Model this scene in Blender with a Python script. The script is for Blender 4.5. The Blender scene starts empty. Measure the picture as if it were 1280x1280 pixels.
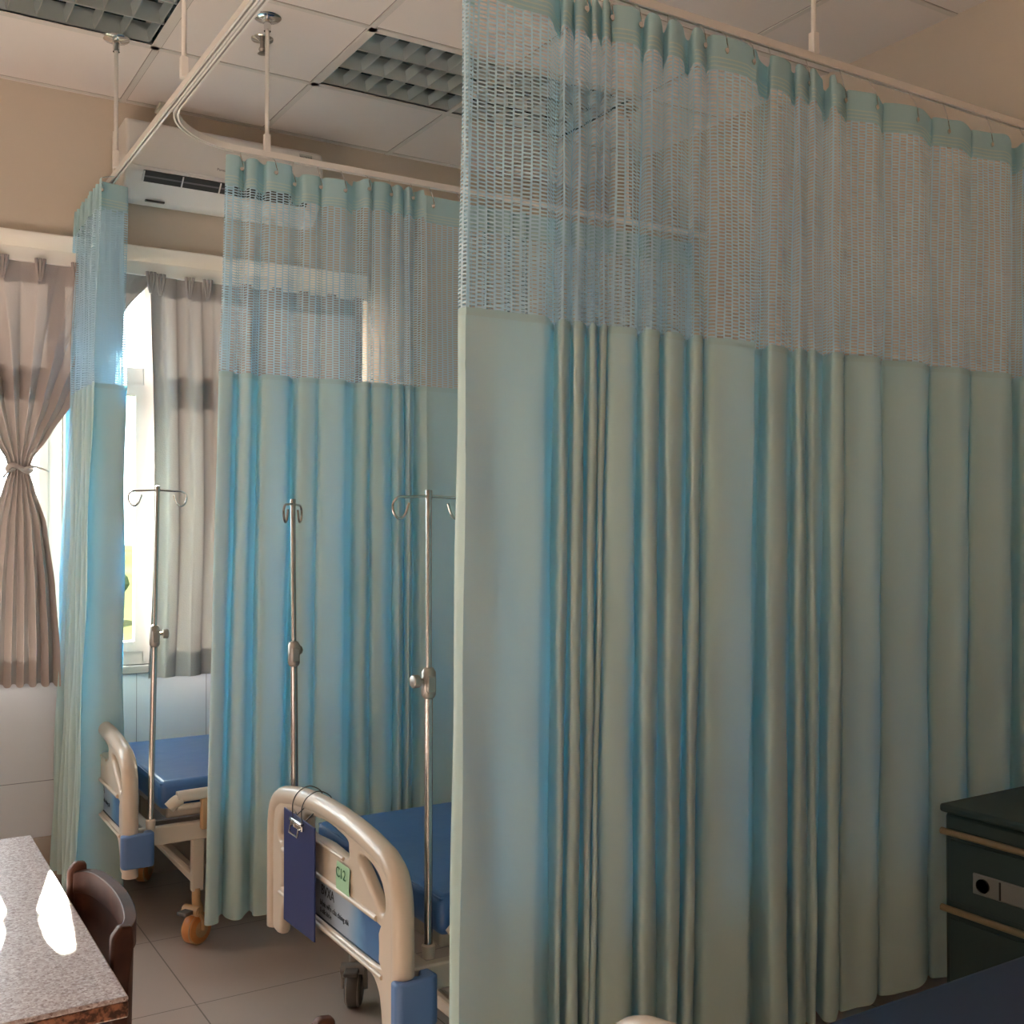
import bpy, bmesh, math, random
from mathutils import Vector, Matrix
random.seed(7)
PI = math.pi
scene = bpy.context.scene
COL = scene.collection

# ------------------------------------------------------------------ materials
def mat(name, col, rough=.5, metal=0, spec=.5, **kw):
    m = bpy.data.materials.new(name); m.use_nodes = True
    b = m.node_tree.nodes['Principled BSDF']
    b.inputs['Base Color'].default_value = (*col, 1)
    b.inputs['Roughness'].default_value = rough
    b.inputs['Metallic'].default_value = metal
    b.inputs['Specular IOR Level'].default_value = spec
    if 'coat' in kw: b.inputs['Coat Weight'].default_value = kw['coat']; b.inputs['Coat Roughness'].default_value = .15
    if 'sheen' in kw: b.inputs['Sheen Weight'].default_value = kw['sheen']
    return m
def N(m, t, **kw):
    n = m.node_tree.nodes.new(t)
    for k, v in kw.items():
        if k in n.inputs.keys() if isinstance(k, str) else False: n.inputs[k].default_value = v
        else: setattr(n, k, v)
    return n
def L(m, a, b): m.node_tree.links.new(a, b)
def bsdf(m): return m.node_tree.nodes['Principled BSDF']
def math_node(m, op, a, b=None, c=None):
    n = m.node_tree.nodes.new('ShaderNodeMath'); n.operation = op
    for i, v in enumerate((a, b, c)):
        if v is None: continue
        if isinstance(v, (int, float)): n.inputs[i].default_value = v
        else: L(m, v, n.inputs[i])
    return n.outputs[0]
def noise_tint(m, c1, c2, scale, detail=3, lo=.35, hi=.65, coord='Object'):
    tc = N(m, 'ShaderNodeTexCoord'); nz = m.node_tree.nodes.new('ShaderNodeTexNoise')
    nz.inputs['Scale'].default_value = scale; nz.inputs['Detail'].default_value = detail
    L(m, tc.outputs[coord], nz.inputs['Vector'])
    r = m.node_tree.nodes.new('ShaderNodeValToRGB')
    r.color_ramp.elements[0].position = lo; r.color_ramp.elements[0].color = (*c1, 1)
    r.color_ramp.elements[1].position = hi; r.color_ramp.elements[1].color = (*c2, 1)
    L(m, nz.outputs['Fac'], r.inputs['Fac']); L(m, r.outputs['Color'], bsdf(m).inputs['Base Color'])
    return nz
def bump(m, scale, strength, dist=.001):
    tc = N(m, 'ShaderNodeTexCoord'); nz = m.node_tree.nodes.new('ShaderNodeTexNoise')
    nz.inputs['Scale'].default_value = scale; nz.inputs['Detail'].default_value = 4
    L(m, tc.outputs['Object'], nz.inputs['Vector'])
    b = m.node_tree.nodes.new('ShaderNodeBump'); b.inputs['Strength'].default_value = strength; b.inputs['Distance'].default_value = dist
    L(m, nz.outputs['Fac'], b.inputs['Height']); L(m, b.outputs['Normal'], bsdf(m).inputs['Normal'])

def grid_lines(m, axes, base, line, base2=None):
    """joint lines, or painted shadow lines: axes = [(axis index, origin, pitch, half width)]; mixes base and line colour in world space"""
    g = N(m, 'ShaderNodeNewGeometry'); s = N(m, 'ShaderNodeSeparateXYZ'); L(m, g.outputs['Position'], s.inputs[0])
    tot = None
    for ax, o, p, w in axes:
        f = math_node(m, 'SUBTRACT', s.outputs[ax], o)
        f = math_node(m, 'PINGPONG', f, p / 2)
        f = math_node(m, 'LESS_THAN', f, w)
        tot = f if tot is None else math_node(m, 'MAXIMUM', tot, f)
    mx = m.node_tree.nodes.new('ShaderNodeMix'); mx.data_type = 'RGBA'
    L(m, tot, mx.inputs['Factor']); mx.inputs['B'].default_value = (*line, 1)
    nz = m.node_tree.nodes.new('ShaderNodeTexNoise'); nz.inputs['Scale'].default_value = 2.2; nz.inputs['Detail'].default_value = 5
    L(m, g.outputs['Position'], nz.inputs['Vector'])
    r = m.node_tree.nodes.new('ShaderNodeMix'); r.data_type = 'RGBA'
    r.inputs['A'].default_value = (*base, 1); r.inputs['B'].default_value = (*(base2 or base), 1)
    L(m, nz.outputs['Fac'], r.inputs['Factor']); L(m, r.outputs['Result'], mx.inputs['A'])
    L(m, mx.outputs['Result'], bsdf(m).inputs['Base Color'])

def fabric(name, col, trans, tw=.5, holes=None, weave=None):
    m = bpy.data.materials.new(name); m.use_nodes = True; nt = m.node_tree
    nt.nodes.remove(bsdf(m)); out = nt.nodes['Material Output']
    d = N(m, 'ShaderNodeBsdfDiffuse'); d.inputs['Color'].default_value = (*col, 1); d.inputs['Roughness'].default_value = .6
    t = N(m, 'ShaderNodeBsdfTranslucent'); t.inputs['Color'].default_value = (*trans, 1)
    mx = N(m, 'ShaderNodeMixShader'); mx.inputs[0].default_value = tw
    L(m, d.outputs[0], mx.inputs[1]); L(m, t.outputs[0], mx.inputs[2])
    sh = mx.outputs[0]
    if weave:
        tc = N(m, 'ShaderNodeTexCoord'); nz = nt.nodes.new('ShaderNodeTexNoise'); nz.inputs['Scale'].default_value = weave
        L(m, tc.outputs['Object'], nz.inputs['Vector'])
        b = nt.nodes.new('ShaderNodeBump'); b.inputs['Strength'].default_value = .25; b.inputs['Distance'].default_value = .004
        L(m, nz.outputs['Fac'], b.inputs['Height']); L(m, b.outputs['Normal'], d.inputs['Normal'])
    if holes:
        pu, pv, du, dv = holes     # cell pitch across and down, share of the cell that is thread
        uv = N(m, 'ShaderNodeUVMap'); s = N(m, 'ShaderNodeSeparateXYZ'); L(m, uv.outputs[0], s.inputs[0])
        # neighbouring chains are shifted by half a row, and the cross threads slant slightly
        cell = math_node(m, 'FLOOR', math_node(m, 'DIVIDE', s.outputs[0], pu))
        fu = math_node(m, 'FRACT', math_node(m, 'DIVIDE', s.outputs[0], pu))
        shift = math_node(m, 'MULTIPLY', math_node(m, 'MODULO', cell, 2), .5)
        vv = math_node(m, 'ADD', math_node(m, 'DIVIDE', s.outputs[1], pv), shift)
        fv = math_node(m, 'FRACT', math_node(m, 'ADD', vv, 100))
        hu = math_node(m, 'GREATER_THAN', fu, du); hv = math_node(m, 'GREATER_THAN', fv, dv)
        h = math_node(m, 'MULTIPLY', hu, hv)
        tr = N(m, 'ShaderNodeBsdfTransparent'); m2 = N(m, 'ShaderNodeMixShader')
        L(m, h, m2.inputs[0]); L(m, sh, m2.inputs[1]); L(m, tr.outputs[0], m2.inputs[2]); sh = m2.outputs[0]
    L(m, sh, out.inputs['Surface'])
    return m

M = {}
M['wall'] = mat('wall_paint', (.63, .545, .455), .85); bump(M['wall'], 60, .1)
M['far_wall'] = mat('far_wall_bounce_cut', (.30, .255, .21), .8)  # unseen walls coloured darker to cut bounce light towards the right
M['ceiling'] = mat('ceiling_tile', (.70, .66, .62), .9)
grid_lines(M['ceiling'], [(0, 1.005, .625, .0145), (1, 4.205, .59, .0145)], (.80, .73, .69), (.34, .29, .26), (.77, .71, .68))  # shadow line along both edges of each ceiling bar, painted into the tile
M['tbar'] = mat('ceiling_bar_white', (.66, .62, .58), .5)
M['floor'] = mat('floor_tile', (.42, .37, .32), .28, coat=.2)
grid_lines(M['floor'], [(0, .35, .6, .0022), (1, .42, .6, .0022)], (.47, .39, .345), (.16, .13, .11), (.41, .345, .31))
M['dado'] = mat('wall_tile_white', (.62, .66, .72), .18)
grid_lines(M['dado'], [(0, 1.078, .3, .0016), (2, .449, .45, .0016)], (.60, .645, .72), (.30, .32, .36), (.66, .69, .74))
M['base'] = mat('base_tile_beige', (.45, .40, .36), .25)
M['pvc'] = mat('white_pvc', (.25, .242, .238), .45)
M['cream'] = mat('cream_rail', (.95, .91, .85), .35)
M['ac'] = mat('appliance_plastic', (.72, .70, .68), .35)
M['dark'] = mat('dark_plastic', (.035, .033, .035), .4)
M['greyprint'] = mat('grey_print', (.16, .15, .16), .5)
M['track'] = mat('track_aluminium', (.82, .78, .74), .32, .25)
M['steel'] = mat('stainless_steel', (.50, .48, .46), .24, 1)
M['chrome'] = mat('chrome', (.75, .74, .72), .12, 1)
M['zinc'] = mat('clamp_metal', (.36, .33, .30), .38, .8)
M['bed'] = mat('bed_plastic_beige', (.60, .50, .40), .32, coat=.25)
M['frame'] = mat('bed_frame_cream', (.62, .55, .46), .35, coat=.15)
M['bumper'] = mat('bumper_blue', (.10, .19, .40), .42)
M['mattress'] = mat('mattress_vinyl_blue', (.045, .13, .33), .33, coat=.2); bump(M['mattress'], 9, .25, .01)
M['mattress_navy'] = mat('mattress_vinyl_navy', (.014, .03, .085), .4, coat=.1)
M['clip'] = mat('clipboard_navy', (.012, .024, .11), .42)
M['orange'] = mat('caster_orange', (.60, .24, .07), .4)
M['caster'] = mat('caster_tan', (.52, .33, .17), .4)
M['rubber'] = mat('rubber_grey', (.12, .11, .10), .6)
M['castergrey'] = mat('caster_grey', (.30, .27, .24), .45)
M['paper'] = mat('paper_green', (.36, .58, .36), .7)
M['ink'] = mat('green_ink', (.02, .10, .03), .6)
M['black'] = mat('black_print', (.015, .02, .03), .5)
M['wood'] = mat('chair_wood', (.05, .018, .010), .55, spec=.3)
noise_tint(M['wood'], (.035, .012, .008), (.085, .030, .016), 14, 4)
M['granite'] = mat('granite_top', (.45, .38, .38), .38, coat=.12)
g = M['granite']; tc = N(g, 'ShaderNodeTexCoord')
v = g.node_tree.nodes.new('ShaderNodeTexVoronoi'); v.inputs['Scale'].default_value = 260; L(g, tc.outputs['Object'], v.inputs['Vector'])
nz = g.node_tree.nodes.new('ShaderNodeTexNoise'); nz.inputs['Scale'].default_value = 120; nz.inputs['Detail'].default_value = 3; L(g, tc.outputs['Object'], nz.inputs['Vector'])
s_ = g.node_tree.nodes.new('ShaderNodeSeparateColor'); L(g, v.outputs['Color'], s_.inputs[0])
f_ = math_node(g, 'MULTIPLY_ADD', s_.outputs[0], .55, math_node(g, 'MULTIPLY', nz.outputs['Fac'], .5))
r_ = g.node_tree.nodes.new('ShaderNodeValToRGB')
for i, (p, c) in enumerate([(.18, (.16, .10, .09)), (.36, (.36, .27, .26)), (.62, (.50, .43, .44)), (.85, (.66, .60, .60))]):
    e = r_.color_ramp.elements[i] if i < 2 else r_.color_ramp.elements.new(p)
    e.position = p; e.color = (*c, 1)
L(g, f_, r_.inputs['Fac']); L(g, r_.outputs['Color'], bsdf(g).inputs['Base Color'])
M['gedge'] = mat('granite_edge', (.22, .09, .05), .3, coat=.3)
noise_tint(M['gedge'], (.05, .02, .015), (.33, .15, .09), 110, 3, .4, .6)
M['mirror'] = mat('louver_aluminium', (.60, .66, .68), .30, .85)
M['reflector'] = mat('reflector_shaded', (.26, .38, .42), .22, .9)  # shade of the lamp recess put into the colour, darker than the blades
M['tube'] = mat('fluorescent_tube', (.8, .82, .8), .3)
M['brown'] = fabric('window_drape', (.46, .41, .395), (.40, .34, .31), .008, weave=220)
M['brown_band'] = M['brown']
CF, CT = (.69, .82, .75), (.08, .53, .86)
M['cloth'] = fabric('curtain_cloth', CF, CT, .33)
M['header'] = fabric('curtain_header', (.56, .73, .74), (.18, .50, .66), .32)
M['mesh'] = fabric('curtain_mesh', (.72, .84, .88), (.32, .66, .90), .42, holes=(.0240, .0092, .22, .44))
M['hem'] = fabric('curtain_hem', (.60, .76, .75), (.16, .5, .66), .3)
M['tape'] = fabric('tape_white', (.66, .76, .72), (.4, .6, .6), .3)
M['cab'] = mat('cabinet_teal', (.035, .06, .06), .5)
M['cabtrim'] = mat('cabinet_trim_beige', (.26, .20, .12), .45)
M['plate'] = mat('lock_plate_grey', (.5, .5, .48), .4)
M['plate_dark'] = mat('lock_plate_dull', (.22, .23, .22), .5)
M['leaf'] = mat('foliage', (.03, .04, .018), 1, spec=0)
M['field'] = mat('rice_field', (.42, .44, .10), 1, spec=0)
noise_tint(M['field'], (.040, .043, .016), (.048, .048, .026), .02, 5)
# label: pale to deep blue along its length (printed design)
M['label'] = mat('printed_label', (.4, .5, .6), .3)
lm = M['label']; tc = N(lm, 'ShaderNodeTexCoord'); sp = N(lm, 'ShaderNodeSeparateXYZ'); L(lm, tc.outputs['Object'], sp.inputs[0])
nz = lm.node_tree.nodes.new('ShaderNodeTexNoise'); nz.inputs['Scale'].default_value = 12; L(lm, tc.outputs['Object'], nz.inputs['Vector'])
f_ = math_node(lm, 'MULTIPLY_ADD', math_node(lm, 'ABSOLUTE', math_node(lm, 'SUBTRACT', sp.outputs[0], -.04)), 3.2, math_node(lm, 'MULTIPLY', nz.outputs['Fac'], .25))
r_ = lm.node_tree.nodes.new('ShaderNodeValToRGB')
for i, (p, c) in enumerate([(.62, (.36, .43, .52)), (.88, (.12, .28, .48)), (1.05, (.03, .12, .30))]):
    e = r_.color_ramp.elements[i] if i < 2 else r_.color_ramp.elements.new(.99)
    e.position = min(p, 1); e.color = (*c, 1)
L(lm, f_, r_.inputs['Fac']); L(lm, r_.outputs['Color'], bsdf(lm).inputs['Base Color'])
# window glass
gm = bpy.data.materials.new('window_glass'); gm.use_nodes = True; gm.node_tree.nodes.remove(bsdf(gm))
tr = N(gm, 'ShaderNodeBsdfTransparent'); tr.inputs[0].default_value = (.93, .96, .95, 1)
gl = N(gm, 'ShaderNodeBsdfGlossy'); gl.inputs['Roughness'].default_value = .02
mx = N(gm, 'ShaderNodeMixShader'); mx.inputs[0].default_value = .05
L(gm, tr.outputs[0], mx.inputs[1]); L(gm, gl.outputs[0], mx.inputs[2]); L(gm, mx.outputs[0], gm.node_tree.nodes['Material Output'].inputs['Surface'])
M['glass'] = gm

# ------------------------------------------------------------------ mesh helpers
def tag(o, label=None, cat=None, group=None, kind=None):
    if label: o['label'] = label
    if cat: o['category'] = cat
    if group: o['group'] = group
    if kind: o['kind'] = kind
    return o
def empty(name, loc=(0, 0, 0), rz=0, **kw):
    o = bpy.data.objects.new(name, None); o.empty_display_size = .1; COL.objects.link(o)
    o.location = loc; o.rotation_euler = (0, 0, rz); tag(o, **kw); return o
class MB:
    def __init__(s): s.v = []; s.f = []; s.uv = {}
    def add(s, vs, fs):
        n = len(s.v); s.v += [tuple(v) for v in vs]; s.f += [tuple(i + n for i in f) for f in fs]
    def box(s, x0, x1, y0, y1, z0, z1, mtx=None):
        vs = [Vector((x, y, z)) for x in (x0, x1) for y in (y0, y1) for z in (z0, z1)]
        if mtx: vs = [mtx @ v for v in vs]
        s.add(vs, [(0, 1, 3, 2), (4, 6, 7, 5), (0, 4, 5, 1), (2, 3, 7, 6), (0, 2, 6, 4), (1, 5, 7, 3)]); return s
    def tube(s, path, r, n=10, caps=True, flat=1):
        path = [Vector(p) for p in path]; rs = r if isinstance(r, (list, tuple)) else [r] * len(path)
        t0 = (path[1] - path[0]).normalized()
        up = Vector((0, 0, 1)) if abs(t0.z) < .9 else Vector((1, 0, 0))
        a = t0.cross(up).normalized(); base = len(s.v); vs = []; fs = []
        for i, p in enumerate(path):
            t = (path[min(i + 1, len(path) - 1)] - path[max(i - 1, 0)]).normalized()
            a = (a - t * a.dot(t)).normalized(); b = t.cross(a)
            for k in range(n):
                q = 2 * PI * k / n; vs.append(p + (a * math.cos(q) + b * math.sin(q) * flat) * rs[i])
        for i in range(len(path) - 1):
            for k in range(n):
                fs.append((i * n + k, i * n + (k + 1) % n, (i + 1) * n + (k + 1) % n, (i + 1) * n + k))
        if caps:
            fs.append(tuple(range(n))[::-1]); fs.append(tuple(range((len(path) - 1) * n, len(path) * n)))
        s.add(vs, fs); return s
    def lathe(s, prof, c=(0, 0, 0), axis='Z', n=24):
        vs = []; fs = []
        for r, h in prof:
            for k in range(n):
                q = 2 * PI * k / n; x, y = r * math.cos(q), r * math.sin(q)
                p = {'Z': (x, y, h), 'Y': (x, h, y), 'X': (h, x, y)}[axis]
                vs.append((p[0] + c[0], p[1] + c[1], p[2] + c[2]))
        for i in range(len(prof) - 1):
            for k in range(n): fs.append((i * n + k, i * n + (k + 1) % n, (i + 1) * n + (k + 1) % n, (i + 1) * n + k))
        s.add(vs, fs); return s
    def sweep(s, path, prof, closed=True):
        """prof: (side, up) points swept along a level path"""
        path = [Vector(p) for p in path]; vs = []; fs = []; n = len(prof)
        for i, p in enumerate(path):
            t = (path[min(i + 1, len(path) - 1)] - path[max(i - 1, 0)]).normalized(); sd = t.cross(Vector((0, 0, 1))).normalized()
            for a, b in prof: vs.append(p + sd * a + Vector((0, 0, b)))
        for i in range(len(path) - 1):
            for k in range(n if closed else n - 1): fs.append((i * n + k, i * n + (k + 1) % n, (i + 1) * n + (k + 1) % n, (i + 1) * n + k))
        if closed: fs.append(tuple(range(n))[::-1]); fs.append(tuple(range((len(path) - 1) * n, len(path) * n)))
        s.add(vs, fs); return s
    def build(s, name, m, parent=None, bevel=0, smooth=False, sub=0, seg=2, **kw):
        me = bpy.data.meshes.new(name); me.from_pydata(s.v, [], s.f)
        bm = bmesh.new(); bm.from_mesh(me); bmesh.ops.recalc_face_normals(bm, faces=bm.faces); bm.to_mesh(me); bm.free()
        me.materials.append(M[m] if isinstance(m, str) else m)
        o = bpy.data.objects.new(name, me); COL.objects.link(o)
        if parent: o.parent = parent
        if bevel:
            b = o.modifiers.new('bevel', 'BEVEL'); b.width = bevel; b.segments = seg; b.limit_method = 'ANGLE'
        if sub:
            q = o.modifiers.new('sub', 'SUBSURF'); q.levels = q.render_levels = sub
        if smooth or bevel:
            me.shade_smooth()
            if bevel or smooth == 'auto': me.set_sharp_from_angle(angle=math.radians(40))
        tag(o, **kw); return o
def sheet(name, m, rows, parent=None, uv=None, smooth=True, **kw):
    """rows: list of equal-length point lists; uv(i, j) -> (u, v)"""
    n = len(rows[0]); vs = [tuple(p) for r in rows for p in r]
    fs = [(i * n + j, i * n + j + 1, (i + 1) * n + j + 1, (i + 1) * n + j) for i in range(len(rows) - 1) for j in range(n - 1)]
    me = bpy.data.meshes.new(name); me.from_pydata(vs, [], fs); me.materials.append(M[m])
    if uv:
        l = me.uv_layers.new(name='UVMap')
        for poly in me.polygons:
            for li in poly.loop_indices:
                vi = me.loops[li].vertex_index; l.data[li].uv = uv(vi // n, vi % n)
    if smooth: me.shade_smooth()
    o = bpy.data.objects.new(name, me); COL.objects.link(o)
    if parent: o.parent = parent
    tag(o, **kw); return o
def shape2d(name, loops, ext, bev, m, parent=None, mtx=None, res=3):
    """filled flat outline (first loop) with holes, thickened and rounded"""
    cu = bpy.data.curves.new(name + '_curve', 'CURVE'); cu.dimensions = '2D'; cu.fill_mode = 'BOTH'
    cu.extrude = ext; cu.bevel_depth = bev; cu.bevel_resolution = res; cu.offset = -bev
    for lp in loops:
        sp = cu.splines.new('POLY'); sp.points.add(len(lp) - 1); sp.use_cyclic_u = True
        for p, q in zip(sp.points, lp): p.co = (q[0], q[1], 0, 1)
    t = bpy.data.objects.new('tmp', cu); COL.objects.link(t)
    bpy.context.view_layer.update()
    me = bpy.data.meshes.new_from_object(t.evaluated_get(bpy.context.evaluated_depsgraph_get()))
    bpy.data.objects.remove(t); bpy.data.curves.remove(cu)
    me.name = name
    if mtx: me.transform(mtx)
    me.materials.clear(); me.materials.append(M[m]); me.shade_smooth(); me.set_sharp_from_angle(angle=math.radians(35))
    o = bpy.data.objects.new(name, me); COL.objects.link(o)
    if parent: o.parent = parent
    return o
def text(name, s, size, m, mtx, parent, ext=.0004, align='LEFT', sx=1):
    cu = bpy.data.curves.new(name + '_font', 'FONT'); cu.body = s; cu.size = size; cu.extrude = ext; cu.align_x = align
    t = bpy.data.objects.new('tmp', cu); COL.objects.link(t); bpy.context.view_layer.update()
    me = bpy.data.meshes.new_from_object(t.evaluated_get(bpy.context.evaluated_depsgraph_get()))
    bpy.data.objects.remove(t); bpy.data.curves.remove(cu)
    me.transform(mtx @ Matrix.Diagonal((sx, 1, 1, 1))); me.materials.clear(); me.materials.append(M[m])
    o = bpy.data.objects.new(name, me); COL.objects.link(o); o.parent = parent; return o
def smooth_loop(pts, k=4):
    """closed Catmull-Rom"""
    out = []; n = len(pts)
    for i in range(n):
        p0, p1, p2, p3 = [Vector(pts[(i + j) % n]) for j in (-1, 0, 1, 2)]
        for q in range(k):
            t = q / k
            out.append(.5 * ((2 * p1) + (p2 - p0) * t + (2 * p0 - 5 * p1 + 4 * p2 - p3) * t * t + (3 * p1 - p0 - 3 * p2 + p3) * t ** 3))
    return out
def spline(pts, k=4):
    out = []; n = len(pts)
    for i in range(n - 1):
        p0, p1, p2, p3 = [Vector(pts[max(0, min(n - 1, i + j))]) for j in (-1, 0, 1, 2)]
        for q in range(k):
            t = q / k
            out.append(.5 * ((2 * p1) + (p2 - p0) * t + (2 * p0 - 5 * p1 + 4 * p2 - p3) * t * t + (3 * p1 - p0 - 3 * p2 + p3) * t ** 3))
    out.append(Vector(pts[-1])); return out
def copy_tree(o, parent=None):
    c = o.copy(); COL.objects.link(c); c.parent = parent
    for ch in [x for x in bpy.data.objects if x.parent == o]: copy_tree(ch, c)
    return c

# ------------------------------------------------------------------ room shell
WX, WY, H = 3.36, 4.82, 3.32
X0, Y0 = -3.4, -2.6
S = dict(kind='structure')
MB().box(X0, WX, Y0, WY, -.1, 0).build('floor', 'floor', **S)
# ceiling: slabs around the two recessed lamp cells
cx = [X0, -.245, 1.005, 1.63, 2.88, WX]; LY0, LY1 = 3.615, 4.205
m_ = MB(); m_.box(X0, WX, Y0, LY0, H, H + .03); m_.box(X0, WX, LY1, WY, H, H + .03)
m_.box(X0, -.245, LY0, LY1, H, H + .03); m_.box(1.005, 1.63, LY0, LY1, H, H + .03); m_.box(2.88, WX, LY0, LY1, H, H + .03)
m_.build('ceiling', 'ceiling', **S)
MB().box(X0 - .2, WX + .2, Y0 - .2, WY + .2, H + .16, H + .3).build('roof_slab', 'wall', **S)
m_ = MB()
x = 1.005 - .625 * 7
while x < WX:
    m_.box(x - .011, x + .011, Y0, WY, H - .0035, H + .001); x += .625
y = 4.205 - .59 * 11
while y < WY:
    m_.box(X0, WX, y - .011, y + .011, H - .003, H + .001); y += .59
m_.build('trim_1', 'tbar', **S)
W1 = (-1.06, 2.12, .90, 2.60); W2 = (-2.6, -1.4, .90, 2.60)
m_ = MB(); T = .16
m_.box(X0, WX + .1, WY, WY + T, W1[3], H + .2)
m_.box(X0, W2[0], WY, WY + T, .9, W1[3]); m_.box(W2[1], W1[0], WY, WY + T, .9, W1[3]); m_.box(W1[1], WX + .1, WY, WY + T, .9, W1[3])
m_.build('wall_back', 'wall', **S)
MB().box(X0, WX + .1, WY, WY + T, -.1, .9).build('wall_back_tile', 'dado', **S)
MB().box(X0, WX, WY - .012, WY, 0, .22).build('baseboard_back', 'base', **S)
MB().box(WX, WX + .1, Y0, WY, -.1, H + .2).build('wall_right', 'wall', **S)
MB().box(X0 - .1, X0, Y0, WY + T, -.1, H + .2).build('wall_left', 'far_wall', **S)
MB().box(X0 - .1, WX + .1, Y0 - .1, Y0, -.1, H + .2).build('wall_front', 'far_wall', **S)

# windows ---------------------------------------------------------------
def window(name, W, mull, left=False):
    x0, x1, z0, z1 = W; root = empty(name, ((x0 + x1) / 2, WY, z0), kind='structure'); ox, oy, oz = (x0 + x1) / 2, WY, z0
    if left: root.location = (X0, (x0 + x1) / 2, z0); root.rotation_euler = (0, 0, PI / 2)
    m_ = MB(); fy0, fy1 = .03, .09
    def bx(mb, a, b, c, d, y0=fy0, y1=fy1): mb.box(a - ox, b - ox, y0, y1, c - oz, d - oz)
    bx(m_, x0, x1, z1 - .05, z1); bx(m_, x0, x1, z0, z0 + .055); bx(m_, x0, x0 + .05, z0 + .055, z1 - .05); bx(m_, x1 - .05, x1, z0 + .055, z1 - .05)
    bx(m_, x0 + .05, x1 - .05, 2.11, 2.185, fy0 + .001, fy1 - .001)
    m_.build('window_frame', 'pvc', root)
    m_ = MB()
    for c in mull: bx(m_, c - .03, c + .03, z0 + .01, z1 - .01, fy0 - .003, fy1 + .003)
    m_.build('mullion', 'pvc', root)
    edges = [x0 + .02] + list(mull) + [x1 - .02]
    for a, b in zip(edges, edges[1:]):
        a += .03; b -= .03; s = MB()
        for (p, q, r, t) in ((a, b, z0 + .055, z0 + .10), (a, b, 2.065, 2.11), (a, a + .035, z0 + .10, 2.065), (b - .035, b, z0 + .10, 2.065)):
            bx(s, p, q, r, t, .02, .075)
        so = s.build('window_sash', 'pvc', root)
        gl_ = MB(); bx(gl_, a + .03, b - .03, z0 + .095, 2.07, .05, .055); gl_.build('pane', 'glass', so)
        gl_ = MB(); bx(gl_, a, b, 2.185, z1 - .05, .05, .055); gl_.build('pane', 'glass', so)
    sl = MB(); sl.box(x0 - ox - .02, x1 - ox + .02, -.02, .03, -.035, 0.0); sl.build('window_sill', 'pvc', root, bevel=.004)
    return root
window('window_1', W1, (-.55, -.12, .33, .752, 1.14, 1.6))
window('unseen_fill_window', W2, (-2.2, -1.8))  # unseen extra window, added to bring fill light in from the left
# white cover strip over the opening
m_ = MB(); m_.box(-1.1, 2.14, WY - .055, WY, 2.624, 2.70); m_.build('trim_2', 'cream', bevel=.006, **S)

# overhead curtain tracks -------------------------------------------------
TZ = 2.815      # underside of the tracks
w_, h_ = .0095, .022
prof = [(-w_, 0), (-w_, h_), (w_, h_), (w_, 0), (w_ - .0065, 0), (w_ - .0065, .0025), (w_ - .0025, .0025), (w_ - .0025, h_ - .003), (-w_ + .0025, h_ - .003), (-w_ + .0025, .0025), (-w_ + .0065, .0025), (-w_ + .0065, 0)]
def arc(cx, cy, r, a0, a1, n=10): return [(cx + r * math.cos(a0 + (a1 - a0) * i / n), cy + r * math.sin(a0 + (a1 - a0) * i / n), TZ) for i in range(n + 1)]
def rod(parent, x, y, flange=True, z0=TZ + h_):
    o = parent.location
    m_ = MB(); m_.tube([(x - o[0], y - o[1], z0 + .04 - o[2]), (x - o[0], y - o[1], H - o[2])], .0075, 10); r = m_.build('hanging_rod', 'track', parent, smooth='auto')
    m_ = MB(); m_.lathe([(0, H - .014), (.014, H - .02), (.016, H - .012), (.045, H - .006), (.05, H - .001)], (x - o[0], y - o[1], -o[2]), n=24)
    m_.lathe([(.0125, H - .05), (.0125, H - .01)], (x - o[0], y - o[1], -o[2]), n=14); m_.build('flange', 'chrome', r, smooth='auto')
    m_ = MB(); m_.box(x - .011 - o[0], x + .011 - o[0], y - .011 - o[1], y + .011 - o[1], z0 - .002 - o[2], z0 + .062 - o[2]); m_.build('clamp', 'track', r, bevel=.002)
XA = .868
t1 = empty('curtain_track', (XA, 4.8, TZ), label='straight aluminium curtain track hung from ceiling, running out from window wall over the gathered curtain', cat='curtain track', group='overhead curtain tracks')
MB().sweep([(0, 0, 0), (0, -7.3, 0)], prof).build('rail', 'track', t1, smooth='auto')
MB().box(-.02, .02, -1.30, -1.22, h_, h_ + .012).build('joint_clip', 'zinc', t1, bevel=.002)
rod(t1, XA - .012, 4.20); rod(t1, XA - .012, 3.25); rod(t1, XA - .012, .9)
t2 = empty('curtain_track', (1.2, 3.74, TZ), label='aluminium curtain track curving in front of air conditioner above the blue middle curtain', cat='curtain track', group='overhead curtain tracks')
R2 = .31; p2 = [(XA + .021, -2.4, TZ), (XA + .021, 1.5, TZ)] + arc(XA + .021 + R2, 3.74 - R2, R2, PI, PI / 2, 14) + [(WX - .005, 3.74, TZ)]
MB().sweep([(a - 1.2, b - 3.74, c - TZ) for a, b, c in p2], prof).build('rail', 'track', t2, smooth='auto')
rod(t2, 1.28, 3.74); rod(t2, 2.9, 3.74)
t3 = empty('curtain_track', (1.5, 2.15, TZ), label='aluminium curtain track above the large front curtain at right', cat='curtain track', group='overhead curtain tracks')
p3 = [(XA + .042, -2.4, TZ), (XA + .042, 1.0, TZ)] + arc(XA + .042 + R2, 2.15 - R2, R2, PI, PI / 2, 14) + [(WX - .005, 2.15, TZ)]
MB().sweep([(a - 1.5, b - 2.15, c - TZ) for a, b, c in p3], prof).build('rail', 'track', t3, smooth='auto')
rod(t3, 2.335, 2.15)

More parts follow.
